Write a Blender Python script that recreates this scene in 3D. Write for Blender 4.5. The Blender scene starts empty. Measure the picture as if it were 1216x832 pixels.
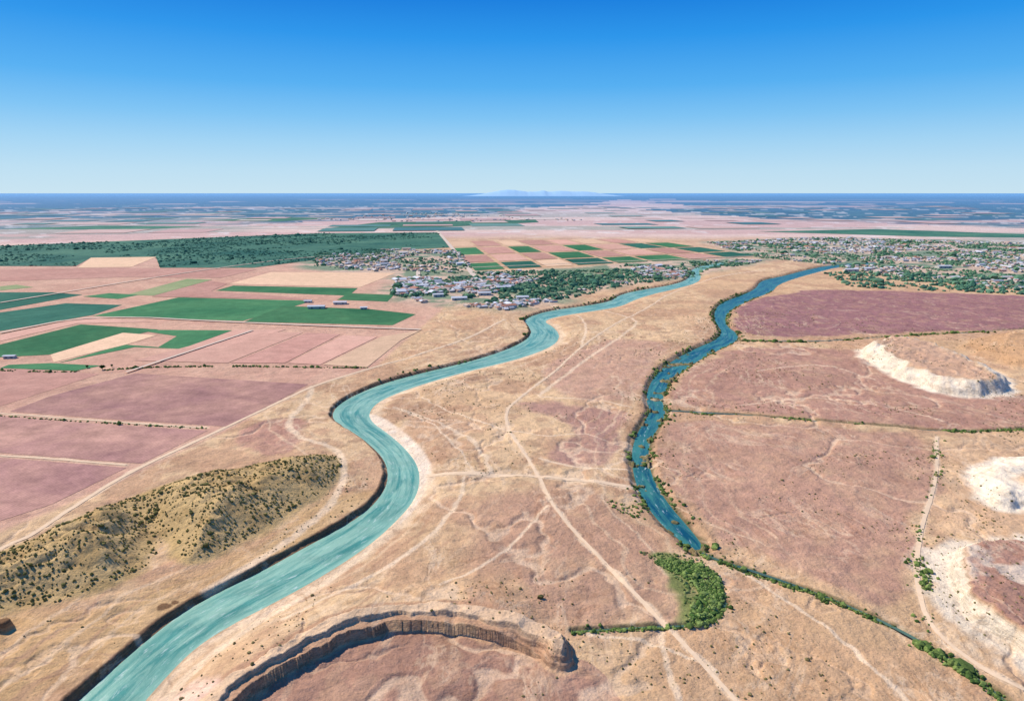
import bpy, math, random
import numpy as np
from mathutils import Vector
random.seed(4); rng=np.random.default_rng(11)
CAMH=200.0; F=810.67; PITCH=math.atan((416-229)/F)
LAND=4.0
# ------------------------------------------------------------------ survey helper: photo measurement -> ground position (metres)
def U(p,z=LAND):
    u,v=p; xc=(u-608)/F; yc=(416-v)/F
    dy=math.cos(PITCH)+yc*math.sin(PITCH); dz=-math.sin(PITCH)+yc*math.cos(PITCH)
    t=(CAMH-z)/(-dz); return (xc*t,dy*t)
def chaikin(p,n=2,closed=False):
    p=[np.array(q,float) for q in p]
    for _ in range(n):
        o=[] if closed else [p[0]]
        m=len(p) if closed else len(p)-1
        for i in range(m):
            a=p[i]; b=p[(i+1)%len(p)]; o+= [a*.75+b*.25,a*.25+b*.75]
        if not closed:o.append(p[-1])
        p=o
    return p
def W(poly,z=LAND,n=0,closed=True):
    if n: poly=chaikin(poly,n,closed)
    return np.array([U(q,z) for q in poly])
def lin(r,g,b,k=1.0):
    f=lambda c:(c/255/12.92 if c/255<=.04045 else ((c/255+.055)/1.055)**2.4)
    return np.array([f(r)*k,f(g)*k,f(b)*k])
K=0.99
def col(r,g,b): return lin(r,g,b,K)*np.array([1.03,1.0,.94])
def colw(r,g,b): return lin(r,g,b,.92)
def sm(a,b,x):
    t=np.clip((x-a)/(b-a),0,1); return t*t*(3-2*t)
# ------------------------------------------------------------------ noise
def vnoise(x,y,seed=0):
    xi=np.floor(x).astype(np.int64); yi=np.floor(y).astype(np.int64)
    fx=x-xi; fy=y-yi; fx=fx*fx*fx*(fx*(fx*6-15)+10); fy=fy*fy*fy*(fy*(fy*6-15)+10)
    def h(a,b):
        n=(a*374761393+b*668265263+seed*1442695041)&0xffffffff
        n=((n^(n>>13))*1274126177)&0xffffffff
        n=((n^(n>>16))*2246822519)&0xffffffff
        return ((n^(n>>15))&0xffffff)/float(0xffffff)
    a=h(xi,yi);b=h(xi+1,yi);c=h(xi,yi+1);d=h(xi+1,yi+1)
    return (a*(1-fx)+b*fx)*(1-fy)+(c*(1-fx)+d*fx)*fy
def fbm(x,y,s,o=4,seed=0):
    r=0;a=.5;t=0;c,sn=math.cos(.6),math.sin(.6); x=x/s;y=y/s
    for i in range(o):
        r=r+a*vnoise(x,y,seed+i*7);t+=a;a*=.5
        x,y=(x*c-y*sn)*2.03+11.3,(x*sn+y*c)*2.03+4.7
    return r/t
def ridged(x,y,s,o=4,seed=0):
    r=0;a=.5;t=0;c,sn=math.cos(.6),math.sin(.6); x=x/s;y=y/s
    for i in range(o):
        r=r+a*(1-np.abs(2*vnoise(x,y,seed+i*7)-1));t+=a;a*=.5
        x,y=(x*c-y*sn)*2.03+11.3,(x*sn+y*c)*2.03+4.7
    return r/t
# ------------------------------------------------------------------ polygon maths
def pdist(x,y,pts,R,closed=False):
    d=np.full(x.shape,R,float)
    mn=pts.min(0)-R; mx=pts.max(0)+R
    idx=np.nonzero((x>mn[0])&(x<mx[0])&(y>mn[1])&(y<mx[1]))[0]
    if len(idx)==0:return d
    xs=x[idx];ys=y[idx];ds=np.full(len(idx),R,float)
    n=len(pts) if closed else len(pts)-1
    for i in range(n):
        a=pts[i];b=pts[(i+1)%len(pts)]
        m=np.nonzero((xs>min(a[0],b[0])-R)&(xs<max(a[0],b[0])+R)&(ys>min(a[1],b[1])-R)&(ys<max(a[1],b[1])+R))[0]
        if len(m)==0: continue
        ab=b-a; L=max(ab@ab,1e-9)
        px=xs[m]-a[0];py=ys[m]-a[1]
        t=np.clip((px*ab[0]+py*ab[1])/L,0,1)
        dd=np.hypot(px-t*ab[0],py-t*ab[1])
        ds[m]=np.minimum(ds[m],dd)
    d[idx]=ds; return d
def inside(x,y,pts):
    r=np.zeros(x.shape,bool); mn=pts.min(0);mx=pts.max(0)
    idx=np.nonzero((x>mn[0])&(x<mx[0])&(y>mn[1])&(y<mx[1]))[0]
    if len(idx)==0:return r
    xs=x[idx];ys=y[idx];c=np.zeros(len(idx),bool)
    for i in range(len(pts)):
        a=pts[i];b=pts[(i+1)%len(pts)]
        if a[1]==b[1]:continue
        m=(a[1]<=ys)!=(b[1]<=ys)
        c^=m&(xs<a[0]+(ys-a[1])*(b[0]-a[0])/(b[1]-a[1]))
    r[idx]=c; return r
def sd(x,y,pts,R=60):
    d=pdist(x,y,pts,R,True); i=inside(x,y,pts); return np.where(i,d,-d)
# ------------------------------------------------------------------ layout
R1=[(40,885,128,885),(85,840,165,840),(120,808,198,802),(165,768,232,768),(212,730,275,741),(262,702,322,717),(312,678,365,694),(358,652,408,668),
(400,630,445,642),(435,608,473,616),(455,586,492,594),(462,566,499,572),(457,546,496,552),(440,528,482,533),(418,513,460,514),
(398,501,442,502),(394,491,437,491),(404,479,448,477),(428,466,478,464),(462,453,515,452),(505,442,558,440),(555,430,605,429),
(595,418,640,418),(622,406,660,408),(632,396,665,398),(628,387,657,388),(621,379,644,381),(650,369,665,375),(690,364,700,370),
(725,358,737,364),(734,351,753,356),(755,345,775,349),(790,340,798,344),(813,334,828,336),(821,327,833,329),(819,322,829,324),(830,316,838,319),(860,311,866,313.5)]
R2=[(1040,311.5,1043,313),(990,314,996,317),(955,321,965,325),(930,328,940,332),(903,333,922,339),(898,343,918,346),(880,351,892,356),(857,359,870,366),
(848,369,861,376),(849,383,862,387),(858,393,877,397),(852,403,874,406),(828,413,848,418),(802,426,820,433),(782,441,800,449),
(771,457,790,463),(767,475,786,478),(773,489,791,490),(763,504,782,507),(754,520,772,523),(750,540,769,543),(752,562,773,562),
(759,585,783,583),(773,608,799,605),(791,628,816,624),(812,645,830,641),(826,661,838,656)]
def rpair(R):
    L=W([(a,b) for a,b,c,d in R],0,2,False); Rr=W([(c,d) for a,b,c,d in R],0,2,False)
    return L,Rr,np.vstack([L,Rr[::-1]])
r1L,r1R,r1P=rpair(R1); r2L,r2R,r2P=rpair(R2)
CANAL=[(834,656),(850,664),(880,673),(940,693),(1000,716),(1060,743),(1110,771),(1160,805),(1215,850),(1260,890)]
CREEK=[(862,715),(852,733),(830,742),(790,744),(740,746),(680,750)]
CAN2=[(792,487),(840,490),(880,492),(960,499),(1050,507),(1130,513),(1216,511),(1330,505)]
CAN3=[(870,404),(915,405),(980,405),(1050,400),(1130,396),(1216,391),(1330,385)]
canals=[(W(CANAL,LAND-1,2,False),1.2),(W(CREEK,LAND-1,2,False),.9),(W(CAN2,LAND-1,2,False),1.7),(W(CAN3,LAND-1,2,False),2.0)]
FLAT=W([(-900,300),(520,300),(560,330),(520,370),(440,437),(365,458),(270,508),(170,555),(60,605),(-50,650),(-900,760)])
HILLA=W([(-260,760),(-180,680),(-60,668),(0,655),(60,630),(120,603),(165,590),(190,604),(196,640),(178,672),(120,700),(60,718),(0,722),(-120,790)],LAND,2)
HILLB=W([(130,600),(180,583),(240,566),(310,552),(375,539),(404,541),(408,556),(385,585),(350,604),(300,638),(250,662),(214,668),(200,645),(180,620)],LAND,2)
BAND=W([(150,905),(205,842),(262,800),(330,758),(400,722),(480,709),(560,708),(620,722),(665,740),(684,757),(682,775),(668,780),(652,774),(640,762),(600,746),(540,733),(480,730),(430,738),(390,755),(340,782),(290,812),(262,842),(220,900)],LAND+7,1)
BASIN=W([(220,900),(262,842),(290,812),(340,782),(390,755),(430,738),(480,730),(540,733),(600,746),(640,762),(652,774),(668,780),(682,775),(692,762),(730,790),(780,900)],LAND+7,1)
M1=W([(1022,408),(1060,400),(1110,410),(1170,430),(1206,455),(1190,467),(1130,461),(1080,448),(1045,430)],LAND+6,2)
M2=W([(1135,404),(1216,394),(1320,398),(1320,440),(1216,437),(1165,424)],LAND+3,2)
M3=W([(1150,558),(1185,546),(1260,538),(1310,600),(1216,604),(1178,592)],LAND+4,2)
M4=W([(1118,654),(1160,645),(1300,640),(1380,800),(1216,778),(1172,740),(1130,700)],LAND+4,2)
ROCKS=[(U((195,718)),6.,3.6),(U((4,746)),7.,4.5),(U((208,713)),3.5,2.2),(U((-30,760)),8,4)]
tipx0=U((590,745))[0]; tipx1=U((668,765))[0]
def terr(u,n):
    k=np.floor(u*n);f=u*n-k; return (k+sm(.55,1,f))/n
def height(x,y,full=False):
    r=np.hypot(x,y); o={}
    flat=sm(-25,10,sd(x,y,FLAT,60))
    near=1-sm(1100,1900,r); A=(1-flat)*near*sm(60,110,r)
    wx=x+16*(fbm(x,y,45,3,91)-.5); wy=y+16*(fbm(x,y,45,3,92)-.5)
    gu=np.abs(fbm(x,y,210,6,13)-.5); gu2=np.abs(fbm(x,y,60,5,14)-.5); gs=sm(.42,.62,fbm(x,y,120,3,15))
    o['gully']=(1-sm(.003,.009,gu)); o['gully2']=(1-sm(.004,.014,gu2))*gs
    h=LAND+A*(3.8*(fbm(x,y,130,3,1)-.5)+1.8*(ridged(wx,wy,46,5,5)-.55)+1.0*(fbm(x,y,7,4,9)-.5)-1.0*(1-sm(.002,.018,gu))-.8*gs*(1-sm(.002,.03,gu2)))
    gl=ridged(wx,wy,26,4,21)
    for P,H in ((HILLA,16),(HILLB,15)):
        s=sd(wx,wy,P,60); h=np.maximum(h,h+H*sm(-3,34,s)*(1.2-.62*gl)) ; o['hill']=np.maximum(o.get('hill',0),sm(-4,3,s))
    s=sd(x+5*(fbm(x,y,9,3,31)-.5),y+5*(fbm(x,y,9,3,32)-.5),BAND,60); ib=inside(x,y,BASIN)&(s<0)
    tip=1-sm(tipx0,tipx1,x)
    raise_=np.where(ib,0,5.5*(1-sm(0,34,-s))*tip)
    u=np.clip((s+1.2)/5.5,0,1); bandh=7.5*(.35*u+.65*terr(u,3))*(.86+.28*fbm(x,y,14,2,33))
    h=h+np.where(s>-1.2,np.maximum(bandh,raise_),raise_); o['band']=s; o['basin']=ib
    for k,(P,H,w) in enumerate(((M1,12,16),(M2,16,45),(M3,7,14),(M4,8,8))):
        s=sd(x+24*(fbm(x,y,24,4,41)-.5),y+24*(fbm(x,y,24,4,42)-.5),P,60)
        h=h+H*(.6*sm(-w*.2,w*.5,s)+.4*sm(w*.4,w,s))*(.85+.3*ridged(x,y,14,3,44)); o['m%d'%k]=s
    rk=np.zeros(x.shape)
    for (cx,cy),rad,hh in ROCKS:
        d=np.hypot(x-cx,(y-cy)*1.3)+3*(fbm(x,y,4,3,47)-.5); q=1-sm(rad*.45,rad*.8,d); rk=np.maximum(rk,q); h=h+hh*q
    o['rock']=rk
    cd=np.full(x.shape,40.)
    for P,w in canals:
        d=pdist(x,y,P,40)-w; cd=np.minimum(cd,d)
    h=h-1.6*(1-sm(-.8,1.6,cd)); o['canal']=cd
    jag=(fbm(x,y,11,4,51)-.5)
    for k,(L,Rr,P,wl,wr) in enumerate(((r1L,r1R,r1P,2.6,20),(r2L,r2R,r2P,5,6))):
        dl=pdist(x,y,L,70);dr=pdist(x,y,Rr,70);ins=inside(x,y,P)
        d=np.minimum(dl,dr); left=dl<dr
        o['r%d'%k]=np.where(ins,-d,d); o['left%d'%k]=left
        off=np.where(left,.6+3.5*np.clip(jag+.1,0,1),0.5+5*np.clip(jag,0,1)) if k==0 else .6+5*np.clip(jag+.05,0,1)
        w=np.where(left,wl,wr)
        pr=.12*sm(0,2,d)+.88*sm(0,1,(d-off)/w)
        cap=2.9+1.3*(fbm(x,y,30,3,53)-.3) if k==0 else 3.2
        hb=cap+(h-cap)*sm(6,38,d)
        bar=0
        if k==1: bar=3.2*sm(.62,.72,fbm(x,y,13,3,57))*(r<900)
        h=np.where(ins,-2.2*sm(0,2.5,d)+bar,np.minimum(h,hb)*pr)
        if k==1:o['bar']=ins&(h>-.1)
    if full:return h,o
    return h
# ------------------------------------------------------------------ mesh helpers
scene=bpy.context.scene; coll=scene.collection
def mk(name,V,Fc,mat=None,C=None,smooth=False,attrs=None,uv=None):
    V=np.asarray(V,np.float32);Fc=np.asarray(Fc,np.int32);me=bpy.data.meshes.new(name)
    k=Fc.shape[1]; me.vertices.add(len(V)); me.vertices.foreach_set('co',V.ravel())
    me.loops.add(Fc.size); me.loops.foreach_set('vertex_index',Fc.ravel())
    me.polygons.add(len(Fc)); me.polygons.foreach_set('loop_start',np.arange(0,Fc.size,k,dtype=np.int32))
    me.polygons.foreach_set('use_smooth',np.full(len(Fc),smooth,bool))
    me.update(calc_edges=True)
    if C is not None:
        a=me.color_attributes.new('Col','FLOAT_COLOR','POINT')
        a.data.foreach_set('color',np.hstack([C,np.ones((len(C),1))]).astype(np.float32).ravel())
    for n,arr in (attrs or {}).items():
        a=me.attributes.new(n,'FLOAT','POINT'); a.data.foreach_set('value',np.asarray(arr,np.float32))
    ob=bpy.data.objects.new(name,me);coll.objects.link(ob)
    if mat:me.materials.append(mat)
    return ob
class NT:
    def __init__(s,name):
        s.m=bpy.data.materials.new(name); s.m.use_nodes=True; s.t=s.m.node_tree; s.t.nodes.clear()
        s.out=s.n('ShaderNodeOutputMaterial'); s.b=s.n('ShaderNodeBsdfPrincipled'); s.l(s.b.outputs[0],s.out.inputs[0])
        s.b.inputs['Specular IOR Level'].default_value=.1; s.b.inputs['Roughness'].default_value=.95
    def n(s,t): return s.t.nodes.new(t)
    def l(s,a,b): s.t.links.new(a,b)
    def setv(s,sock,v):
        if isinstance(v,bpy.types.NodeSocket): s.l(v,sock)
        elif isinstance(v,(tuple,list,np.ndarray)) and len(v)==3 and sock.type=='RGBA': sock.default_value=(*[float(q) for q in v],1)
        else: sock.default_value=v
    def pos(s):
        return s.n('ShaderNodeNewGeometry').outputs['Position']
    def noise(s,vec,scale,detail=5,rough=.55,dist=0,typ='FBM'):
        q=s.n('ShaderNodeTexNoise'); q.noise_type=typ; s.l(vec,q.inputs['Vector'])
        q.inputs['Scale'].default_value=scale;q.inputs['Detail'].default_value=detail;q.inputs['Roughness'].default_value=rough;q.inputs['Distortion'].default_value=dist
        return q.outputs[0]
    def mr(s,v,a,b,c,d,smooth=False):
        q=s.n('ShaderNodeMapRange'); s.setv(q.inputs[0],v)
        if smooth:q.interpolation_type='SMOOTHSTEP'
        for i,z in enumerate((a,b,c,d)): q.inputs[i+1].default_value=z
        return q.outputs[0]
    def math(s,op,a,b=0):
        q=s.n('ShaderNodeMath');q.operation=op;s.setv(q.inputs[0],a);s.setv(q.inputs[1],b);return q.outputs[0]
    def mix(s,f,a,b,mode='MIX'):
        q=s.n('ShaderNodeMix');q.data_type='RGBA';q.blend_type=mode;s.setv(q.inputs[0],f);s.setv(q.inputs[6],a);s.setv(q.inputs[7],b);return q.outputs[2]
    def scale(s,c,f):
        q=s.n('ShaderNodeVectorMath');q.operation='SCALE';s.setv(q.inputs[0],c);s.setv(q.inputs['Scale'],f);return q.outputs[0]
    def attr(s,n,o='Color'):
        q=s.n('ShaderNodeAttribute');q.attribute_name=n;return q.outputs[o]
    def mapv(s,vec,rot=0,sc=(1,1,1)):
        q=s.n('ShaderNodeMapping');s.l(vec,q.inputs[0]);q.inputs['Rotation'].default_value=(0,0,rot);q.inputs['Scale'].default_value=sc;return q.outputs[0]
    def bump(s,h,st,dist):
        q=s.n('ShaderNodeBump');q.inputs['Strength'].default_value=st;q.inputs['Distance'].default_value=dist;s.l(h,q.inputs['Height']);s.l(q.outputs[0],s.b.inputs['Normal'])
# ------------------------------------------------------------------ terrain grid
rs=[1,30,60,90,110,130]
r=150.0
while r<300000:
    rs.append(r); r+=min(max(.55,.78*r*r/162000),.12*r)
rs.append(300000)
rs=np.array(rs)
fine=np.arange(-43,43.001,.08); th=np.concatenate([np.arange(-180,-60,6),np.arange(-60,-43,.7),fine,np.arange(43.7,60,.7),np.arange(60,180.1,6)])
th=np.radians(th); nr,nt=len(rs),len(th)
RR,TT=np.meshgrid(rs,th,indexing='ij'); X=(RR*np.sin(TT)).ravel();Y=(RR*np.cos(TT)).ravel();Rd=RR.ravel()
H,o=height(X,Y,True)
N=len(X); C=np.empty((N,3))
def blend(m,c,s=1.0):
    m=(m*s)[:,None]; C[:]=C*(1-m)+c*m
n1=fbm(X,Y,160,5,61); n2=fbm(X,Y,40,5,62); n4=fbm(X,Y,14,4,64)
wX=X+40*(fbm(X,Y,50,5,71)-.5); wY=Y+40*(fbm(X,Y,50,5,72)-.5)
C[:]=col(212,174,134)
blend(sm(.4,.62,n1),col(222,188,146),.8)
blend(sm(.47,.62,n2),col(194,152,120),.7)
blend(sm(.52,.66,n4)*sm(.45,.6,n1),col(180,140,112),.5)
def paint(poly,c,soft=6,s=1.,n=2,warp=True,z=LAND,inv=None):
    P=W(poly,z,n); q=sd(wX if warp else X,wY if warp else Y,P,60)
    blend(sm(-soft,soft,q)*(1 if not warp else np.clip(.62+.9*(n4-.1),0,1)),c,s)
paint([(-200,690),(0,728),(120,712),(210,680),(300,650),(400,590),(450,580),(440,610),(300,680),(200,735),(60,840),(-300,900)],col(208,170,120),8,.8)
paint([(878,362),(935,346),(1010,343),(1216,352),(1400,358),(1400,386),(1216,390),(1100,393),(960,399),(882,396),(866,384)],col(158,114,112),5,1.,1)
paint([(798,466),(826,436),(870,414),(985,410),(1030,424),(1100,458),(1216,474),(1400,480),(1400,500),(1216,508),(1130,510),(960,496),(806,484)],col(182,138,120),6,.9,1)
paint([(784,508),(806,497),(900,501),(1050,512),(1104,520),(1108,570),(1090,630),(1080,680),(1078,738),(1000,706),(900,664),(850,645),(815,600),(790,560)],col(188,146,124),6,.9,1)
paint([(700,512),(610,480),(650,478),(740,485),(755,500),(742,545),(690,556),(640,548)],col(182,140,124),5,.9)
paint([(640,468),(650,440),(700,405),(760,400),(800,412),(765,450),(755,478),(700,480)],col(198,156,134),8,.8)
paint([(570,590),(660,580),(750,600),(790,660),(830,700),(820,738),(700,742),(620,715),(560,660)],col(188,148,122),10,.85)
paint([(420,720),(520,620),(560,600),(560,680),(620,712),(560,705)],col(204,166,128),10,.6)
paint([(270,520),(345,490),(372,505),(360,535),(300,545)],col(184,138,120),5,.9)
paint([(1110,530),(1216,520),(1400,520),(1400,640),(1216,640),(1110,650)],col(216,178,140),8,.8)
paint([(850,690),(960,715),(1060,765),(1120,800),(1200,900),(700,900),(700,770),(830,750)],col(206,168,128),10,.7)
blend(sm(-8,2,sd(X,Y,FLAT,60)),col(210,168,142))
blend(sm(.45,.6,n2)*sm(-8,2,sd(X,Y,FLAT,60)),col(198,152,130),.6)
blend(sm(0,4,np.where(o['basin'],-o['band'],-1)),col(172,132,112),.95)
blend(sm(.52,.6,n4)*(o['basin']),col(198,160,128),.4)
blend(sm(-2,4,o['band']),col(228,194,158),.8)
blend(sm(-2.,0,o['band'])*(1-sm(2.5,4.5,o['band'])),col(186,144,114),.8)
blend(o['hill'],col(198,168,116),.95)
blend(o['hill']*sm(.5,.62,n4),col(172,142,94),.6)
blend(o['rock'],col(120,88,62),.9)
cream=col(246,230,204)
blend(sm(-14,-2,o['m0'])*(1-sm(12,20,o['m0'])),cream,.9); blend(sm(16,24,o['m0']),col(206,166,138),.8)
blend(sm(-5,5,o['m1']),col(192,152,114),.9)
blend(sm(-12,-3,o['m2'])*(1-sm(20,32,o['m2']+14*(n4-.5))),cream,.9)
blend(sm(-18,-7,o['m3']+14*(n4-.5))*(1-sm(4,7,o['m3'])),cream,.85)
blend(sm(5,8,o['m3']),col(180,136,118),.92); blend(sm(5,8,o['m3'])*sm(.55,.62,n2),cream,.6)
r0=o['r0'];l0=o['left0'];r1=o['r1']
nat=(1-sm(-8,2,sd(X,Y,FLAT,60)))*(1-o['hill'])
plain=nat*(1-sm(900,1600,Rd))*(o['band']<-2)
fk=sm(.4,.6,fbm(X,Y,90,3,83))
# old river terraces: benches running parallel to the banks
for lv,c in ((17,(228,196,158)),(24,(178,138,110)),(33,(232,202,166)),(43,(186,146,118)),(55,(230,198,162))):
    q=np.abs(r0+22*(n2-.5)-lv); blend((1-sm(.5,2.0,q))*plain*(.3+.7*fk)*(r0<66),col(*c),.55)
    q=np.abs(r1+22*(n2-.5)-lv*.8); blend((1-sm(.4,1.8,q))*plain*(1.-.7*fk)*(r1<60),col(*c),.5)
blend((1-sm(4,14,r0+14*(n4-.5)))*(~l0)*(1-sm(900,1500,Rd)),col(236,208,174),.75)
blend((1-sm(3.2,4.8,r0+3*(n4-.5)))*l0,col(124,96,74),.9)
blend((1-sm(1.2,2.5,r0))*(~l0),col(170,142,112),.6)
blend((1-sm(7,12,r1+8*(n4-.5))),col(176,138,108),.6)
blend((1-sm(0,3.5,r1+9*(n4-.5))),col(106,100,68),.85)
blend(o['bar']*1.,col(130,122,84),.9)
paint([(430,488),(452,494),(480,514),(503,536),(514,556),(505,578),(494,602),(468,628),(486,594),(496,562),(482,534),(455,514)],col(248,226,200),2,.9,1,False,1)
paint([(165,845),(205,800),(262,792),(250,815),(215,850)],col(244,208,184),3,.8,1)
blend((1-sm(.5,3,o['canal']+2*(n4-.5))),col(122,112,80),.75)
GP=[(770,664),(820,664),(850,676),(862,700),(860,722),(845,740),(826,743),(815,730),(832,712),(826,692),(800,678)]
paint(GP,col(118,132,74),3,.9,1)
blend(o['gully']*plain,col(238,208,174),.5)
blend(o['gully2']*plain,col(228,196,162),.35)
fi=fbm(X,Y,110,5,82)
for lv in (.40,.56,.62): blend((1-sm(.001,.005,np.abs(fi-lv)))*plain*fk,col(224,192,158) if lv<.5 else col(164,128,106),.4)
# dirt tracks
TR=[([(508,560),(560,562),(620,564),(680,569),(755,577)],3.2,'road'),
([(640,566),(655,600),(690,640),(740,690),(782,732),(812,765),(850,805),(890,850)],1.5,'road'),
([(640,566),(622,538),(603,512),(600,488),(620,470),(660,440),(690,410),(730,385),(764,368),(800,346),(850,328),(910,320)],1.6,'road'),
([(512,564),(470,612),(420,662),(360,704),(300,738),(240,780),(190,832)],2.2,''),
([(470,482),(520,500),(560,520),(578,545),(582,562)],1.5,''),([(450,480),(500,492),(545,530),(560,560)],1.,''),
([(552,566),(545,600),(500,650),(430,690),(340,735)],1.3,''),([(782,732),(790,780),(812,850)],1.1,''),
([(500,470),(560,500),(640,520),(700,515)],.9,''),([(700,366),(765,380),(735,400),(690,430),(640,470)],1.9,''),
([(1112,520),(1113,570),(1092,630),(1087,690),(1104,745),(1160,790),(1216,820)],1.6,'road'),
([(-60,668),(30,642),(90,600),(150,562),(250,516),(330,478),(372,458),(430,440),(500,420),(560,400),(600,380)],2.2,'road'),
([(372,458),(362,480),(340,498),(352,520),(400,530),(412,560),(395,600),(330,650),(240,700)],2.4,''),
([(640,472),(700,474),(750,482)],1.,''),([(640,545),(690,556),(745,556)],1.2,''),
([(880,480),(960,470),(1050,480),(1120,500)],.9,''),([(900,440),(980,430),(1040,450)],.9,''),
([(650,360),(700,380),(690,410)],1.6,''),([(520,700),(600,660),(650,600)],.9,''),
([(880,675),(960,730),(1050,800),(1090,850)],1.,''),([(700,752),(780,760),(850,800)],.9,''),
([(-100,488),(0,490),(120,500),(245,508)],1.6,'road'),([(-100,538),(0,540),(150,552)],1.6,'road')]
for p,w,k in TR:
    q=W(p,LAND,2,False); d=pdist(X+5*(n4-.5),Y+5*(n4-.5),q,30); wd=np.maximum(w,Rd/800)
    blend((1-sm(.5,1.7,d/wd)),col(238,210,176),.8)
# ---- far country
TOWN=[[(372,300),(470,296),(548,298),(562,324),(500,328),(430,322),(372,316)],[(470,331),(560,328),(640,338),(664,358),(600,369),(500,360),(465,350)],
[(560,324),(700,318),(870,308),(905,310),(820,328),(740,340),(660,352),(610,336)],[(840,288),(980,282),(1216,289),(1420,298),(1420,335),(1216,345),(1080,335),(985,314),(900,306)]]
TOWN=[W(p) for p in TOWN]
fw=fbm(X,Y,700,5,95)
far=sm(3000,3500,Rd+500*(fw-.5)); blend(far,col(226,194,174))
f1=fbm(X*.45,Y*.9,700,6,97)
blend(far*sm(.50,.60,f1),col(206,164,150),.7)
blend(far*sm(.57,.62,fbm(X*.25,Y*1.2,800,6,100))*(1-sm(5200,9000,Rd)),col(110,140,118),.5)
for P in TOWN:
    m=sm(-60,10,sd(X+120*(fw-.5),Y+300*(fw-.5),P,90)); blend(m,col(204,178,154),.9)
    blend(m*sm(.44,.54,fbm(X,Y,60,5,96)),col(106,136,106),.85)
f2=fbm(X*.4,Y*1.1,2600,6,98); f3=fbm(X*.35,Y*1.3,1500,6,101)
qx=X+.22*Rd*(f2-.5);qy=Y*(1+.5*(f3-.5))
FORL=W([(-1500,232),(-1500,272),(0,272),(180,267),(380,262),(560,256),(640,247),(700,241),(780,236),(780,232)])
FORR=W([(770,232),(770,237),(800,244),(780,250),(860,257),(1000,263),(1216,271),(2600,272),(2600,232)])
fr=(inside(qx,qy,FORL)|inside(qx,qy,FORR)|(Rd>30000)).astype(float)
gap=sm(.575,.62,f3)*(1-sm(14000,26000,Rd))
blend(fr*(1-gap*.8),colw(46,96,108),.97)
blend(fr*sm(.5,.62,fbm(X,Y,420,4,102))*(1-sm(9000,15000,Rd)),colw(84,126,122),.5)
spk=sm(.66,.72,fbm(X,Y,120,3,99))*far*(1-sm(9000,14000,Rd)); blend(spk,col(234,224,214),.5)
hz=1-np.exp(-np.maximum(Rd-1600,0)/14000); blend(hz,colw(112,162,204),.8)  # aerial haze painted into the ground colour, growing with distance
blend(sm(20000,80000,Rd),colw(116,170,210),.75)  # paler horizon haze, also put into the ground colour
scrub=np.clip(nat*sm(.3,.6,n2)*.7*(1-sm(1200,2000,Rd))+o['hill'],0,1)*(1-(o['band']>-3)*.7)*(1-sm(-20,-8,o['m3'])*(o['m3']<5))*(1-sm(-12,-3,o['m2']))
i=np.arange(nr-1)[:,None]*nt+np.arange(nt-1)[None,:]
i=i.ravel(); Fq=np.stack([i,i+nt,i+nt+1,i+1],1)[:, ::-1]
t=NT('desert_ground'); P=t.pos(); cc=t.attr('Col'); nearm=t.attr('near','Fac')
a=t.mr(t.noise(P,.012,6,.6),.3,.7,.88,1.1); b=t.mr(t.noise(P,.11,9,.7,.6),.3,.7,.78,1.2); c3=t.mr(t.noise(P,.9,6,.78),.3,.7,.80,1.2)
cc=t.scale(cc,t.math('MULTIPLY',t.math('MULTIPLY',a,b),c3))
def lines(rot,sc,f,wd,st,c,mode='MIX'):
    global cc
    q=t.noise(t.mapv(P,rot,sc),f,7,.62,1.0); s=t.math('FRACT',t.math('MULTIPLY',q,7.)); s=t.math('ABSOLUTE',t.math('SUBTRACT',s,.5)); s=t.mr(s,0,wd,st,0)
    msk=t.mr(t.noise(P,.02,3,.5),.42,.6,0,1)
    cc=t.mix(t.math('MULTIPLY',t.math('MULTIPLY',s,msk),nearm),cc,c,mode)
lines(.5,(1,.5,1),.011,.10,.5,tuple(col(236,208,174)))
lines(-.6,(1,.45,1),.026,.16,.6,(.68,.60,.54),'MULTIPLY')
v=t.n('ShaderNodeTexVoronoi');v.inputs['Scale'].default_value=.42;t.l(P,v.inputs['Vector'])
dots=t.mr(v.outputs['Distance'],.10,.24,.7,0)
sc=t.attr('scrub','Fac'); cc=t.mix(t.math('MULTIPLY',dots,sc),cc,tuple(lin(118,106,72)))
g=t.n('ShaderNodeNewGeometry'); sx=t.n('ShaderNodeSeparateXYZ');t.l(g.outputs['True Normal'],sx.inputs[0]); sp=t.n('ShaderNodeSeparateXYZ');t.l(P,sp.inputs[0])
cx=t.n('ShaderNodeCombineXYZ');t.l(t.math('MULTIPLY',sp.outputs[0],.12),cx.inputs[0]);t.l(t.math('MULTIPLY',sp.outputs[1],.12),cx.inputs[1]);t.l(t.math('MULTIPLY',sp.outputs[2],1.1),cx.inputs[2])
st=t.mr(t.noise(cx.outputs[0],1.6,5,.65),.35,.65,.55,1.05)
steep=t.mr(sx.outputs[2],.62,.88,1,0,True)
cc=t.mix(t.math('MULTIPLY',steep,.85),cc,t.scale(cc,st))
t.l(cc,t.b.inputs['Base Color'])
t.bump(t.math('ADD',t.noise(P,.5,6,.7),t.math('MULTIPLY',t.noise(P,.07,5,.6),3.)),.75,1.3)
ground=mk('desert_ground',np.stack([X,Y,H],1),Fq,t.m,C,True,{'scrub':scrub,'near':(1-sm(1000,2000,Rd))*nat})
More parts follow.
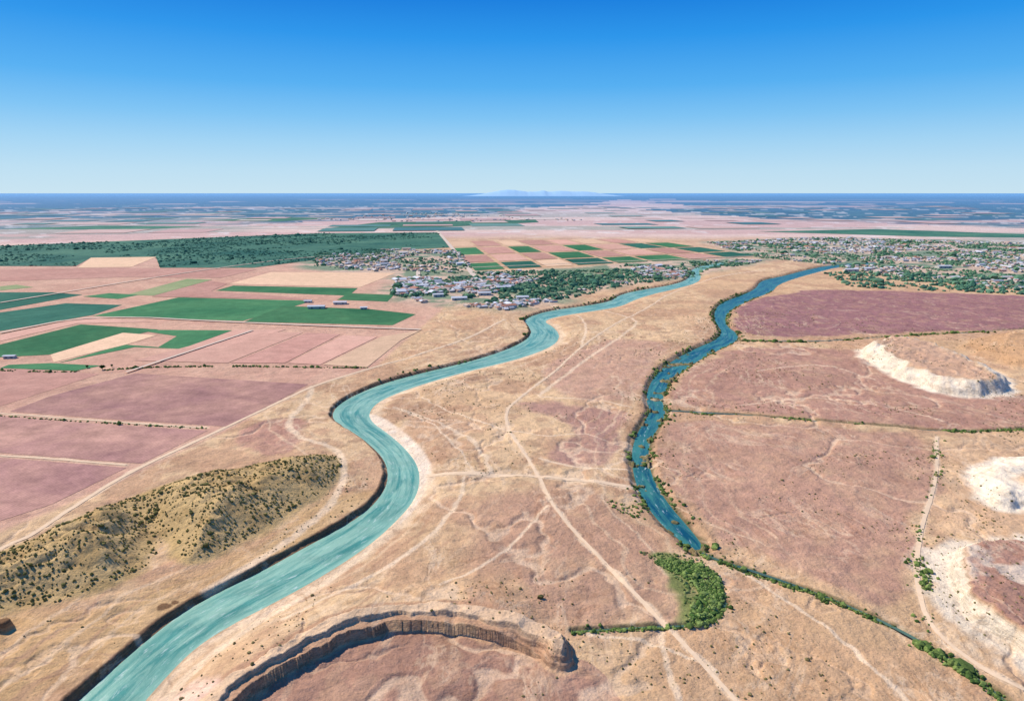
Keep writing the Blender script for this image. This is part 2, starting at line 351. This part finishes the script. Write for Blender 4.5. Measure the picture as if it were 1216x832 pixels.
# ------------------------------------------------------------------ rivers
def water_mat(name,deep,shal,foam,foamamt,f0=.60,f1=.72,spec=.3,rough=.35):
    t=NT(name);P=t.pos(); e=t.attr('edge','Fac'); uvv=t.n('ShaderNodeCombineXYZ')
    t.l(t.attr('along','Fac'),uvv.inputs[0]);t.l(t.attr('across','Fac'),uvv.inputs[1])
    st=t.noise(t.mapv(uvv.outputs[0],0,(.018,.16,1)),1,7,.65,.8); n=t.noise(P,.05,6,.6,.8)
    c=t.mix(t.mr(st,.40,.60,0,1),deep,shal); c=t.mix(t.mr(n,.35,.7,0,.8),c,t.scale(c,.72))
    c=t.mix(t.math('MULTIPLY',t.mr(e,.6,1,0,1),.7),c,shal)
    fo=t.noise(t.mapv(uvv.outputs[0],0,(.10,.5,1)),1,8,.72,.6)
    c=t.mix(t.mr(fo,f0,f1,0,foamamt),c,foam)
    t.l(c,t.b.inputs['Base Color']);t.b.inputs['Roughness'].default_value=rough;t.b.inputs['Specular IOR Level'].default_value=spec;t.b.inputs['IOR'].default_value=1.33
    t.bump(t.math('ADD',t.noise(P,.55,5,.6,.4),t.noise(P,.12,4,.6)),.4,.5)
    return t.m
def ribbon(name,L,R,mat,ext,z,nx=9,zf=None):
    V=[];al=[];ac=[];ed=[];s=0;pm=None
    for a,b in zip(L,R):
        m=(a+b)/2; 
        if pm is not None:s+=np.hypot(*(m-pm))
        pm=m; u=(b-a);w=np.hypot(*u);u=u/w
        A=a-u*ext;B=b+u*ext
        for k in range(nx):
            q=A+(B-A)*k/(nx-1);V.append((q[0],q[1],z));al.append(s);ac.append((k/(nx-1)-.5)*(w+2*ext));ed.append(abs(k/(nx-1)-.5)*2)
    n=len(L);i=(np.arange(n-1)[:,None]*nx+np.arange(nx-1)[None,:]).ravel()
    V=np.array(V)
    if zf is not None: V[:,2]=height(V[:,0],V[:,1])+zf
    return mk(name,V,np.stack([i,i+1,i+nx+1,i+nx],1),mat,None,True,{'along':al,'across':ac,'edge':ed})
ribbon('river',r1L,r1R,water_mat('river_water',tuple(colw(84,154,138)),tuple(colw(160,202,174)),tuple(colw(226,236,222)),.65,.56,.70),.6,0.0)
ribbon('river',r2L[::-1],r2R[::-1],water_mat('side_river_water',tuple(colw(20,86,106)),tuple(colw(70,138,126)),tuple(colw(205,222,220)),.75,.58,.68,.35),.6,0.0)
cm=water_mat('canal_water',tuple(colw(70,100,88)),tuple(colw(98,126,104)),tuple(colw(120,142,110)),.3)
for nm,(p,w) in zip(('irrigation_canal','creek','irrigation_canal','irrigation_canal'),canals):
    d=np.gradient(p,axis=0);d/=np.hypot(d[:,0],d[:,1])[:,None];nn=np.stack([-d[:,1],d[:,0]],1)
    ribbon(nm,p-nn*w*.8,p+nn*w*.8,cm,.1,LAND-1.0,5)
# ------------------------------------------------------------------ dirt roads
t=NT('dirt_road');P=t.pos();t.l(t.mix(t.noise(P,.3,6,.7),tuple(col(212,180,144)),tuple(col(244,218,186))),t.b.inputs['Base Color']);roadm=t.m
def resample(p,step):
    o=[]
    for a,b in zip(p[:-1],p[1:]):
        n=max(1,int(np.hypot(*(b-a))/step)); o+=[a+(b-a)*k/n for k in range(n)]
    o.append(p[-1]);return np.array(o)
def road(name,px,w,mat,zf=.16,z=None):
    p=resample(W(px,LAND,2,False),3.0);d=np.gradient(p,axis=0);d/=np.hypot(d[:,0],d[:,1])[:,None];nn=np.stack([-d[:,1],d[:,0]],1)
    ww=(w*(.7+.6*fbm(p[:,0],p[:,1],9,3,7)))[:,None]
    ribbon(name,p-nn*ww,p+nn*ww,mat,0,0,4,zf)
zk=0
for p,w,k in TR:
    if k: road('dirt_road',p,w*.75,roadm,.16+.02*zk); zk+=1
t=NT('paved_road');P=t.pos();t.l(t.mix(t.noise(P,.2,4,.6),tuple(col(196,178,160)),tuple(col(222,204,186))),t.b.inputs['Base Color']);pav=t.m
for k,(p,w) in enumerate((([(517,272),(535,292),(566,332),(580,345)],7),([(496,318),(498,345)],5),([(520,300),(380,303),(230,322),(0,360)],3.5),([(560,318),(900,304)],4),([(0,396),(110,374),(290,384),(500,392)],3.0),([(150,443),(300,393)],2.2))):
    road('paved_road',p,w,pav,1.25+.05*k)
# ------------------------------------------------------------------ crop fields
def field_mat(name,c1,c2,rows,ang,var=.14,patch=.006):
    t=NT(name);P=t.pos();n=t.noise(P,patch,8,.65,.5);c=t.mix(t.mr(n,.35,.65,0,1),tuple(c1),tuple(c2))
    f=t.mr(t.noise(P,.06,9,.72),.3,.7,1-var,1+var);c=t.scale(c,f)
    w=t.n('ShaderNodeTexWave');t.l(t.mapv(P,ang,(1,1,1)),w.inputs['Vector']);w.inputs['Scale'].default_value=rows;w.inputs['Distortion'].default_value=1.2;w.inputs['Detail'].default_value=3;w.inputs['Detail Scale'].default_value=.4
    c=t.scale(c,t.mr(w.outputs['Fac'],0,1,.92,1.07)); g2=t.mr(t.noise(P,.6,4,.7),.3,.7,.84,1.16); c=t.scale(c,g2)
    oi=t.n('ShaderNodeObjectInfo');c=t.scale(c,t.mr(oi.outputs['Random'],0,1,.86,1.12))
    t.l(c,t.b.inputs['Base Color']); return t.m
G1=field_mat('green_crop',colw(52,112,72),colw(84,136,88),.08,.3,.2); G2=field_mat('dark_crop',colw(36,94,76),colw(64,116,92),.08,1.1,.2); G3=field_mat('light_crop',col(134,156,106),col(162,168,122),.06,.7)
B1=field_mat('ploughed_soil',col(158,118,112),col(188,146,128),.12,.3,.28,.012); B2=field_mat('pink_soil',col(206,158,138),col(216,172,150),.08,1.2); B3=field_mat('tan_soil',col(228,190,156),col(216,182,148),.08,.9); B4=field_mat('red_soil',col(188,140,124),col(202,156,138),.08,.4,.2)
OR=field_mat('orchard_floor',colw(46,102,88),colw(96,140,112),.03,.4,.3,.004)
FL=[('ploughed_field',B1,[(12,488),(60,470),(160,443),(366,456),(322,480),(268,506),(130,497)]),
('ploughed_field',B1,[(-200,485),(0,494),(120,503),(246,511),(168,550),(0,537),(-200,530)]),
('ploughed_field',B1,[(-200,536),(0,543),(150,555),(62,598),(0,618),(-120,640)]),
('ploughed_field',B4,[(-200,444),(0,436),(118,444),(0,482),(-200,480)]),
('green_field',G1,[(110,375),(212,353),(372,357),(288,381)]),('green_field',G1,[(290,382),(336,363),(440,367),(494,373),(466,386)]),
('green_field',G1,[(256,345),(277,339),(425,342),(414,351)]),('green_field',G1,[(400,356),(414,348),(468,350),(460,358)]),
('green_field',G1,[(-100,414),(0,409),(96,385),(188,391),(58,421),(0,424),(-100,430)]),('green_field',G1,[(68,431),(148,409),(188,412),(210,399),(160,391.5),(276,392),(216,414),(160,412)]),
('green_field',G2,[(-200,356),(0,347),(62,347),(98,350),(0,368),(-200,372)]),('green_field',G2,[(-200,384),(0,371),(78,360),(145,362),(110,374),(0,393),(-200,402)]),
('green_field',G3,[(150,350),(222,331),(252,332),(182,351)]),('green_field',G1,[(98,352),(130,348),(165,350),(140,355)]),('green_field',G3,[(0,340),(20,338),(40,341),(0,345)]),
('green_field',G1,[(10,433),(60,431),(120,434),(90,440),(0,437)]),
('tan_field',B3,[(272,337),(322,323),(470,324),(428,341)]),('tan_field',B3,[(60,421),(146,395),(186,398),(150,409),(64,430)]),
('tan_field',B2,[(0,398),(100,377),(180,382),(92,384),(0,405)]),('fallow_field',B4,[(0,320),(140,318),(305,320),(262,330),(150,329),(0,334)]),
('fallow_field',B2,[(160,428),(292,393),(360,395),(270,431)]),('fallow_field',B4,[(274,431),(364,395),(404,397),(338,431)]),('fallow_field',B2,[(342,431),(408,398),(448,400),(380,433)]),('tan_field',B3,[(384,433),(452,400),(500,392),(476,404),(436,436)]),
('fallow_field',B3,[(92,318),(108,306),(186,305),(156,317)]),('fallow_field',B2,[(216,414),(278,392),(340,391),(262,414)]),
('fallow_field',B4,[(180,352),(250,333),(270,337),(250,346),(350,353),(372,356)]),
('orchard',OR,[(-400,300),(0,292),(200,284),(378,277),(520,276),(534,294),(468,297),(372,309),(300,318),(190,318),(185,305),(108,306),(90,316),(0,316),(-400,330)]),
('orchard',OR,[(380,272),(450,264),(636,261),(640,264),(520,270)]),
('orchard',OR,[(0,272),(120,268),(240,269),(160,273)]),('orchard',OR,[(240,262),(330,258),(400,259),(330,263)]),('orchard',OR,[(900,275),(1040,272),(1216,278),(1300,283),(1100,281)]),
]
a0,a1=np.array((528.,286)),np.array((760.,283)); b0,b1=np.array((562.,322)),np.array((905.,304))
rows=[0,.22,.48,.74,1]; cols=[0,.12,.25,.36,.5,.62,.76,.88,1]
for ri in range(4):
    for ci in range(8):
        def q(cx,ry): l=a0*(1-ry)+b0*ry; r_=a1*(1-ry)+b1*ry; return tuple(l*(1-cx)+r_*cx)
        c0,c1_=cols[ci]+.008,cols[ci+1]-.008; r0_,r1_=rows[ri]+.02,rows[ri+1]-.02
        m=[B4,G1,B4,B2,G2,B4,G1,B2,  G1,B4,G1,B4,G1,B2,G2,G1,  B4,B2,B4,G1,B4,B2,B4,G2, G1,G2,B3,G2,G1,G1,B4,G2][ri*8+ci]
        if ri==0: m=[B3,B4,B3,B4,B2,B3,B4,B3][ci]
        FL.append(('green_field' if m in(G1,G2) else 'fallow_field',m,[q(c0,r0_),q(c1_,r0_),q(c1_,r1_),q(c0,r1_)]))
import bmesh
for k,(nm,m,p) in enumerate(FL):
    q=W(p,LAND+.2); me=bpy.data.meshes.new(nm);bm=bmesh.new();vs=[bm.verts.new((a,b,LAND+.14+.013*k)) for a,b in q];f=bm.faces.new(vs)
    bmesh.ops.triangulate(bm,faces=[f]);bmesh.ops.recalc_face_normals(bm,faces=bm.faces)
    for f in bm.faces:
        if f.normal.z<0:f.normal_flip()
    bm.to_mesh(me);bm.free();me.materials.append(m);ob=bpy.data.objects.new(nm,me);coll.objects.link(ob)
# distant patchwork of small fields, far beyond the town (one sheet object)
t=NT('field_patchwork');t.l(t.scale(t.attr('Col'),t.mr(t.noise(t.pos(),.01,5,.6),.3,.7,.88,1.12)),t.b.inputs['Base Color']);pm_=t.m
V=[];Fp=[];Cp=[];cell=set()
hzc=colw(122,166,202)  # haze tint for the field colours
for k in range(700):
    yy=rng.uniform(3900,9800);xx=rng.uniform(-.85,.85)*yy
    gx,gy=round(xx/420),round(yy/480)
    if (gx,gy) in cell: continue
    cell.add((gx,gy))
    if rng.random()<.42: continue
    an=.12; w_=rng.uniform(90,190);h_=rng.uniform(60,190)
    lx_,ly_=gx*420+rng.uniform(-10,10),gy*480.
    cx_,cy_=lx_*math.cos(an)-ly_*math.sin(an),lx_*math.sin(an)+ly_*math.cos(an)
    if math.hypot(cx_,cy_)<3800: continue
    pts=[(-w_,-h_),(w_,-h_),(w_,h_),(-w_,h_)]
    base=[col(212,174,152),col(204,160,142),colw(86,130,106),colw(108,144,116),col(224,198,176),colw(66,114,102)][rng.integers(0,6)]
    f_=1-math.exp(-max(math.hypot(cx_,cy_)-1400,0)/12000); c_=base*(1-.85*f_)+hzc*.85*f_  # haze mixed into each field's own colour by its distance
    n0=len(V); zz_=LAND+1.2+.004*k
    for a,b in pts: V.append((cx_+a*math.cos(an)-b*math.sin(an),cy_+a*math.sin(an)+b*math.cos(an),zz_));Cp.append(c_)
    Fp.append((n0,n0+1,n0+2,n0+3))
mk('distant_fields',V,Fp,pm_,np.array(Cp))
# ------------------------------------------------------------------ vegetation
def ico(sub):
    bm=bmesh.new();bmesh.ops.create_icosphere(bm,subdivisions=sub,radius=1);V=np.array([v.co[:] for v in bm.verts]);Fx=np.array([[v.index for v in f.verts] for f in bm.faces]);bm.free();return V,Fx
I1=ico(1)  # 12-vertex icosahedron
I2=ico(2)
def sample(poly,n):
    mn=poly.min(0);mx=poly.max(0);xs=np.empty(0);ys=np.empty(0)
    while len(xs)<n:
        x=rng.uniform(mn[0],mx[0],n*2);y=rng.uniform(mn[1],mx[1],n*2);m=inside(x,y,poly);xs=np.r_[xs,x[m]];ys=np.r_[ys,y[m]]
    return xs[:n],ys[:n]
t=NT('foliage');cf=t.attr('Col');t.l(t.scale(cf,t.mr(t.noise(t.pos(),1.4,4,.7),.3,.7,.6,1.35)),t.b.inputs['Base Color']);fol=t.m
def scatter(name,x,y,size,c1,c2,sub=1,flatz=.75,jit=.5):
    V,Fx=I2 if sub else I1;M=len(x)
    s=size*np.exp(rng.normal(0,.38,M)); z=height(x,y)
    vj=1+jit*(rng.random((M,len(V),1))-.5)
    ax=rng.uniform(.75,1.3,(M,1,3)); ax[:,:,2]*=flatz
    VV=V[None]*vj*ax*s[:,None,None]+np.stack([x,y,z+s*flatz*.45],1)[:,None,:]
    Fa=(Fx[None]+np.arange(M)[:,None,None]*len(V)).reshape(-1,3)
    k=rng.random((M,1,1))**1.2; Cc=(np.asarray(c1)*(1-k)+np.asarray(c2)*k)*rng.uniform(.7,1.3,(M,len(V),1))
    return mk(name,VV.reshape(-1,3),Fa,fol,Cc.reshape(-1,3))
for P,n in ((HILLA,3200),(HILLB,2700)):
    x,y=sample(P,n);m=rng.random(len(x))<.35+.9*sm(.36,.52,fbm(x,y,22,3,131)); scatter('hillside_shrubs',x[m],y[m],.50,lin(84,84,44),lin(132,124,72),0,.8)
NEAR=W([(-150,900),(-150,720),(200,740),(420,560),(420,480),(620,400),(860,360),(1216,400),(1400,520),(1400,900)],LAND)
x,y=sample(NEAR,28000); den=fbm(x,y,60,4,120); hh,oo=height(x,y,True)
m=(oo['r0']>6)&(oo['r1']>3)&(rng.random(len(x))<.8*sm(.5,.72,den))&(hh>2)
xf,yf=x[m],y[m]; scatter('desert_shrubs',xf,yf,.38,lin(104,98,58),lin(146,132,88),0,.8)
def along(px,n,spread,z=LAND):
    p=W(px,z,2,False) if isinstance(px,list) else px; seg=np.hypot(*np.diff(p,axis=0).T);cum=np.r_[0,np.cumsum(seg)];s=rng.uniform(0,cum[-1],n)
    X_=np.interp(s,cum,p[:,0]);Y_=np.interp(s,cum,p[:,1]);return X_+rng.normal(0,spread,n),Y_+rng.normal(0,spread,n)
def grn(name,x,y,size,thr=None,sub=0,c1=lin(66,90,42),c2=lin(128,144,76),bars=False):
    hh,oo=height(x,y,True);m=((oo['r0']>.3)&(oo['r1']>.3))
    if bars: m=m|oo['bar']
    if thr is not None: m&=fbm(x,y,25,3,140)>thr
    if m.sum(): scatter(name,x[m],y[m],size,c1,c2,sub,.8,.7)
x,y=sample(W(GP,LAND,1),1900);grn('wetland_bushes',x,y,.6,None,0,lin(70,98,44),lin(140,156,86))
x,y=sample(W([(760,655),(800,655),(835,662),(860,690),(868,715),(850,745),(815,748),(810,690)]),500);grn('wetland_bushes',x,y,.5,None,0,lin(80,102,50),lin(140,150,90))
x,y=sample(W([(700,590),(770,600),(800,650),(780,670),(740,650),(700,620)]),420);grn('wetland_bushes',x,y,.6,.5)
x,y=along(CANAL,1300,1.5);grn('canal_bushes',x,y,.58,.48)
x,y=along([(1090,762),(1120,778),(1160,806)],260,2.0);grn('canal_bushes',x,y,.9)
x,y=along(CREEK,330,1.2);grn('creek_bushes',x,y,.65)
x,y=along(CAN2,900,2.0);grn('canal_bushes',x,y,.85,.48); x,y=along(CAN3,700,3);grn('canal_bushes',x,y,1.4,.45)
for P,n in ((r2L,3000),(r2R,3400)):
    x,y=along(P,n,3.8);m=np.hypot(x,y)<1500;grn('riverside_bushes',x[m],y[m],.95,.42)
x,y=sample(r2P,1500);hh,oo=height(x,y,True);m=oo['bar']&(np.hypot(x,y)<900);scatter('river_island_bushes',x[m],y[m],.8,lin(66,90,42),lin(128,144,76),0)
x,y=along(r1L,900,5);m=(np.hypot(x,y)>700);grn('riverside_bushes',x[m],y[m],1.4,.5)
x,y=along([(1112,525),(1112,570),(1092,630),(1087,690),(1104,745)],220,2.5);grn('roadside_bushes',x,y,.7,.48)
x,y=along([(1100,675),(1098,700)],60,1.6);grn('roadside_bushes',x,y,.9)
x,y=along([(-60,490),(120,502),(245,509)],160,.8);grn('hedge_bushes',x,y,.7)
x,y=along([(0,440),(80,443),(200,434),(436,437)],420,1.2);grn('hedge_bushes',x,y,1.0,.4)
x,y=sample(W([(-400,300),(0,292),(200,284),(378,277),(520,276),(534,294),(468,297),(372,309),(300,318),(190,318),(185,305),(108,306),(90,316),(0,316),(-400,330)]),8000)
m=fbm(x,y,260,4,155)>.44;scatter('orchard_trees',x[m],y[m],2.7,lin(46,96,80),lin(86,132,104),0,.65)
for P,n in zip(TOWN,(700,1100,1300,5600)):
    x,y=sample(P,n*2);m=fbm(x,y,90,3,150)>.44;scatter('town_trees',x[m],y[m],2.8,lin(66,112,84),lin(116,146,108),0,.75)
x,y=sample(W([(975,323),(1216,329),(1420,333),(1420,352),(1216,350),(1010,341)]),2300);grn('distant_trees',x,y,3.0,.44,0,lin(62,108,86),lin(110,144,110))
x,y=sample(W([(570,332),(700,325),(745,340),(640,362)]),800);grn('distant_trees',x,y,2.8,.4,0,lin(62,108,86),lin(104,138,104))
# ------------------------------------------------------------------ houses
t=NT('house_paint');t.l(t.attr('Col'),t.b.inputs['Base Color']);hm=t.m
def houses(name,x,y,base,big=.06):
    M=len(x);w=rng.uniform(3.2,6,M);d=rng.uniform(2.8,4.4,M);h=rng.uniform(2.5,3.6,M);b=rng.random(M)<big;w[b]*=2.6;d[b]*=2;h[b]*=1.4
    rh=h+d*.35; an=base+rng.choice([0,math.pi/2],M)+rng.normal(0,.05,M)
    T=[(-1,-1,0),(1,-1,0),(1,1,0),(-1,1,0),(-1,-1,1),(1,-1,1),(1,1,1),(-1,1,1),(-1,0,2),(1,0,2),(-1.06,-1.1,1),(1.06,-1.1,1),(1.06,1.1,1),(-1.06,1.1,1),(-1.06,0,2),(1.06,0,2)]
    Fh=[(0,1,5),(0,5,4),(1,2,6),(1,6,5),(2,3,7),(2,7,6),(3,0,4),(3,4,7),(5,6,9),(7,4,8),(10,11,15),(10,15,14),(12,13,14),(12,14,15)]
    T=np.array(T,float);lx=T[None,:,0]*w[:,None];ly=T[None,:,1]*d[:,None];lz=T[:,2][None,:]
    zz=np.where(lz==0,-.3,np.where(lz==1,h[:,None],rh[:,None]));zz[:,10:]+=.12
    c,s=np.cos(an)[:,None],np.sin(an)[:,None];z0=height(x,y)
    V=np.stack([x[:,None]+lx*c-ly*s,y[:,None]+lx*s+ly*c,z0[:,None]+zz],2)
    rc=np.array([lin(222,214,206),lin(214,190,170),lin(190,136,112),lin(175,180,186),lin(232,232,234)])[rng.integers(0,5,M)]*.85
    wc=np.array([lin(225,210,190),lin(205,185,162),lin(230,226,220)])[rng.integers(0,3,M)]*.75
    Cc=np.repeat(wc[:,None],16,1);Cc[:,10:]=rc[:,None]
    Fa=(np.array(Fh)[None]+np.arange(M)[:,None,None]*16).reshape(-1,3)
    mk(name,V.reshape(-1,3),Fa,hm,Cc.reshape(-1,3))
for P,n,a in zip(TOWN,(340,640,640,2300),(.5,.5,.6,.1)):
    x,y=sample(P,n*2);m=fbm(x,y,130,3,160)>.50;hh,oo=height(x,y,True);m&=(oo['r0']>12)&(oo['r1']>12);houses('town_houses',x[m],y[m],a,.05)
x,y=sample(W([(350,262),(500,252),(620,256),(700,262),(560,264)]),160);houses('town_houses',x,y,.4,.6)
t=NT('metal_roof');P=t.pos();t.l(t.mix(t.noise(P,.5,3,.6),tuple(lin(225,226,228,.8)),tuple(lin(205,208,212,.8))),t.b.inputs['Base Color']);rfm=t.m
t=NT('warehouse_wall');t.b.inputs['Base Color'].default_value=(*lin(214,206,196,.8),1);wlm=t.m
t=NT('warehouse_door');t.b.inputs['Base Color'].default_value=(*lin(130,134,140),1);drm=t.m
def warehouse(px,w,d,h,ang):
    x,y=U(px);w*=.7;d*=.75;h*=.75;e=bpy.data.objects.new('warehouse',None);coll.objects.link(e);e.location=(x,y,LAND+.6);e.rotation_euler=(0,0,ang)
    def part(nm,V,Fs,m):
        me=bpy.data.meshes.new(nm);me.from_pydata(V,[],Fs);me.materials.append(m);ob=bpy.data.objects.new(nm,me);coll.objects.link(ob);ob.parent=e
    rh=h+d*.12*1.5
    part('walls',[(-w,-d,-.8),(w,-d,-.8),(w,d,-.8),(-w,d,-.8),(-w,-d,h),(w,-d,h),(w,d,h),(-w,d,h),(-w,0,rh),(w,0,rh)],[(0,1,5,4),(1,2,6,9,5),(2,3,7,6),(3,0,4,8,7)],wlm)
    part('roof',[(-w-1,-d-1,h),(w+1,-d-1,h),(w+1,0,rh+.2),(-w-1,0,rh+.2),(w+1,d+1,h),(-w-1,d+1,h)],[(0,1,2,3),(3,2,4,5)],rfm)
    n=max(2,int(w/6))
    for k in range(n):
        cx=-w+(k+.5)*2*w/n;part('door_%d'%(k+1),[(cx-1.5,-d-.05,-.3),(cx+1.5,-d-.05,-.3),(cx+1.5,-d-.05,h*.7),(cx-1.5,-d-.05,h*.7)],[(0,1,2,3)],drm)
for a in (((376,366),20,9,5,.1),((404,361),16,8,5,.1),((366,359),9,7,4,.1),((432,367),8,6,4,.2),((476,348),12,22,7,.3),((500,341),14,10,6,.3),((478,334),10,18,7,.3),((545,356),20,12,6,.2),((575,350),18,10,6,.2),((620,355),16,10,6,.2),((520,352),14,9,6,.3),((12,425),9,4,3.5,.1),((598,343),22,10,6,.2),((1010,322),24,12,7,.1),((1120,318),26,12,7,.1)):
    warehouse(*a)
def tree(px,s):
    x,y=U(px);e=bpy.data.objects.new('field_tree',None);coll.objects.link(e);e.location=(x,y,LAND)
    bm=bmesh.new();bmesh.ops.create_cone(bm,segments=7,radius1=.35*s,radius2=.15*s,depth=3*s,cap_ends=True,matrix=__import__('mathutils').Matrix.Translation((0,0,1.2*s)))
    me=bpy.data.meshes.new('trunk');bm.to_mesh(me);bm.free();tm=NT('bark');tm.b.inputs['Base Color'].default_value=(.12,.08,.05,1);me.materials.append(tm.m);ob=bpy.data.objects.new('trunk',me);coll.objects.link(ob);ob.parent=e
    V,Fx=I2;M=26;p=rng.normal(0,1,(M,3));p/=np.linalg.norm(p,axis=1)[:,None];p*=rng.uniform(.3,1,(M,1))*np.array([2.3,2.3,1.6])*s;p[:,2]+=3.8*s
    VV=V[None]*(1+.6*(rng.random((M,len(V),1))-.5))*rng.uniform(.6,1.1,(M,1,1))*s+p[:,None]
    Cc=np.repeat((lin(36,66,24)*rng.uniform(.6,1.8,(M,1)))[:,None],len(V),1)
    cr=mk('crown',VV.reshape(-1,3),(Fx[None]+np.arange(M)[:,None,None]*len(V)).reshape(-1,3),fol,Cc.reshape(-1,3));cr.parent=e
tree((122,439),1.0);tree((104,437),.7);tree((133,436),.6)
# ------------------------------------------------------------------ distant mountains
x=np.linspace(-5500,9500,220);D=42000.
hgt=(215+340*fbm(x+500,x*0,1700,5,170))*np.exp(-((x-2000)/3900)**4)-15
V=[];nx=220
for k in range(5):
    f=[0,.55,1,.6,0][k]
    for a,b in zip(x,hgt): V.append((a,D+k*900,max(b*f,-10) if f else -20))
i=(np.arange(4)[:,None]*nx+np.arange(nx-1)[None,:]).ravel()
t=NT('hazed_mountain_rock');t.l(t.mix(t.noise(t.pos(),.001,5,.6),tuple(colw(160,198,224)),tuple(colw(170,206,228))),t.b.inputs['Base Color'])  # pale blue is distance haze put into the rock colour
mk('distant_mountains',V,np.stack([i,i+1,i+nx+1,i+nx],1),t.m,None,True)
# ------------------------------------------------------------------ light
S=Vector((-.74,.42,.84)).normalized();el=math.asin(S.z);rot=math.atan2(S.x,S.y)
w=bpy.data.worlds.new('World');scene.world=w;w.use_nodes=True;nt_=w.node_tree;bg=nt_.nodes['Background']
sky=nt_.nodes.new('ShaderNodeTexSky');sky.sky_type='NISHITA';sky.sun_disc=False;sky.sun_elevation=el;sky.sun_rotation=rot;sky.altitude=200;sky.air_density=1.;sky.dust_density=.3;sky.ozone_density=3.
tc=nt_.nodes.new('ShaderNodeTexCoord');sp=nt_.nodes.new('ShaderNodeSeparateXYZ');nt_.links.new(tc.outputs['Generated'],sp.inputs[0])
rp=nt_.nodes.new('ShaderNodeValToRGB');nt_.links.new(sp.outputs[2],rp.inputs[0]);cr=rp.color_ramp
stops=[(0,(200,228,243)),(.03,(188,223,244)),(.065,(162,212,245)),(.10,(126,196,245)),(.14,(84,176,243)),(.20,(38,150,236)),(.25,(10,124,222)),(.5,(30,110,205)),(1,(48,104,186))]
while len(cr.elements)<len(stops): cr.elements.new(.5)
for e,(p,c) in zip(cr.elements,stops): e.position=p; e.color=(*lin(*c),1)
vs=nt_.nodes.new('ShaderNodeVectorMath');vs.operation='SCALE';vs.inputs['Scale'].default_value=10;nt_.links.new(rp.outputs[0],vs.inputs[0])
mx=nt_.nodes.new('ShaderNodeMix');mx.data_type='RGBA';mx.inputs[0].default_value=.96;nt_.links.new(sky.outputs[0],mx.inputs[6]);nt_.links.new(vs.outputs[0],mx.inputs[7])
nt_.links.new(mx.outputs[2],bg.inputs[0]);bg.inputs[1].default_value=.1
ld=bpy.data.lights.new('sun','SUN');ld.energy=5.0;ld.angle=math.radians(.5);ld.color=(1,.93,.83);lo=bpy.data.objects.new('sun',ld);coll.objects.link(lo);lo.rotation_euler=S.to_track_quat('Z','Y').to_euler()
cd=bpy.data.cameras.new('camera');cam=bpy.data.objects.new('camera',cd);coll.objects.link(cam);cam.location=(0,0,CAMH);cam.rotation_euler=(math.pi/2-PITCH,0,0)
cd.sensor_width=36;cd.lens=24.0;cd.clip_start=1;cd.clip_end=1e6;scene.camera=cam
scene.view_settings.view_transform='Standard';scene.view_settings.look='None';scene.view_settings.exposure=0
print('verts',N)
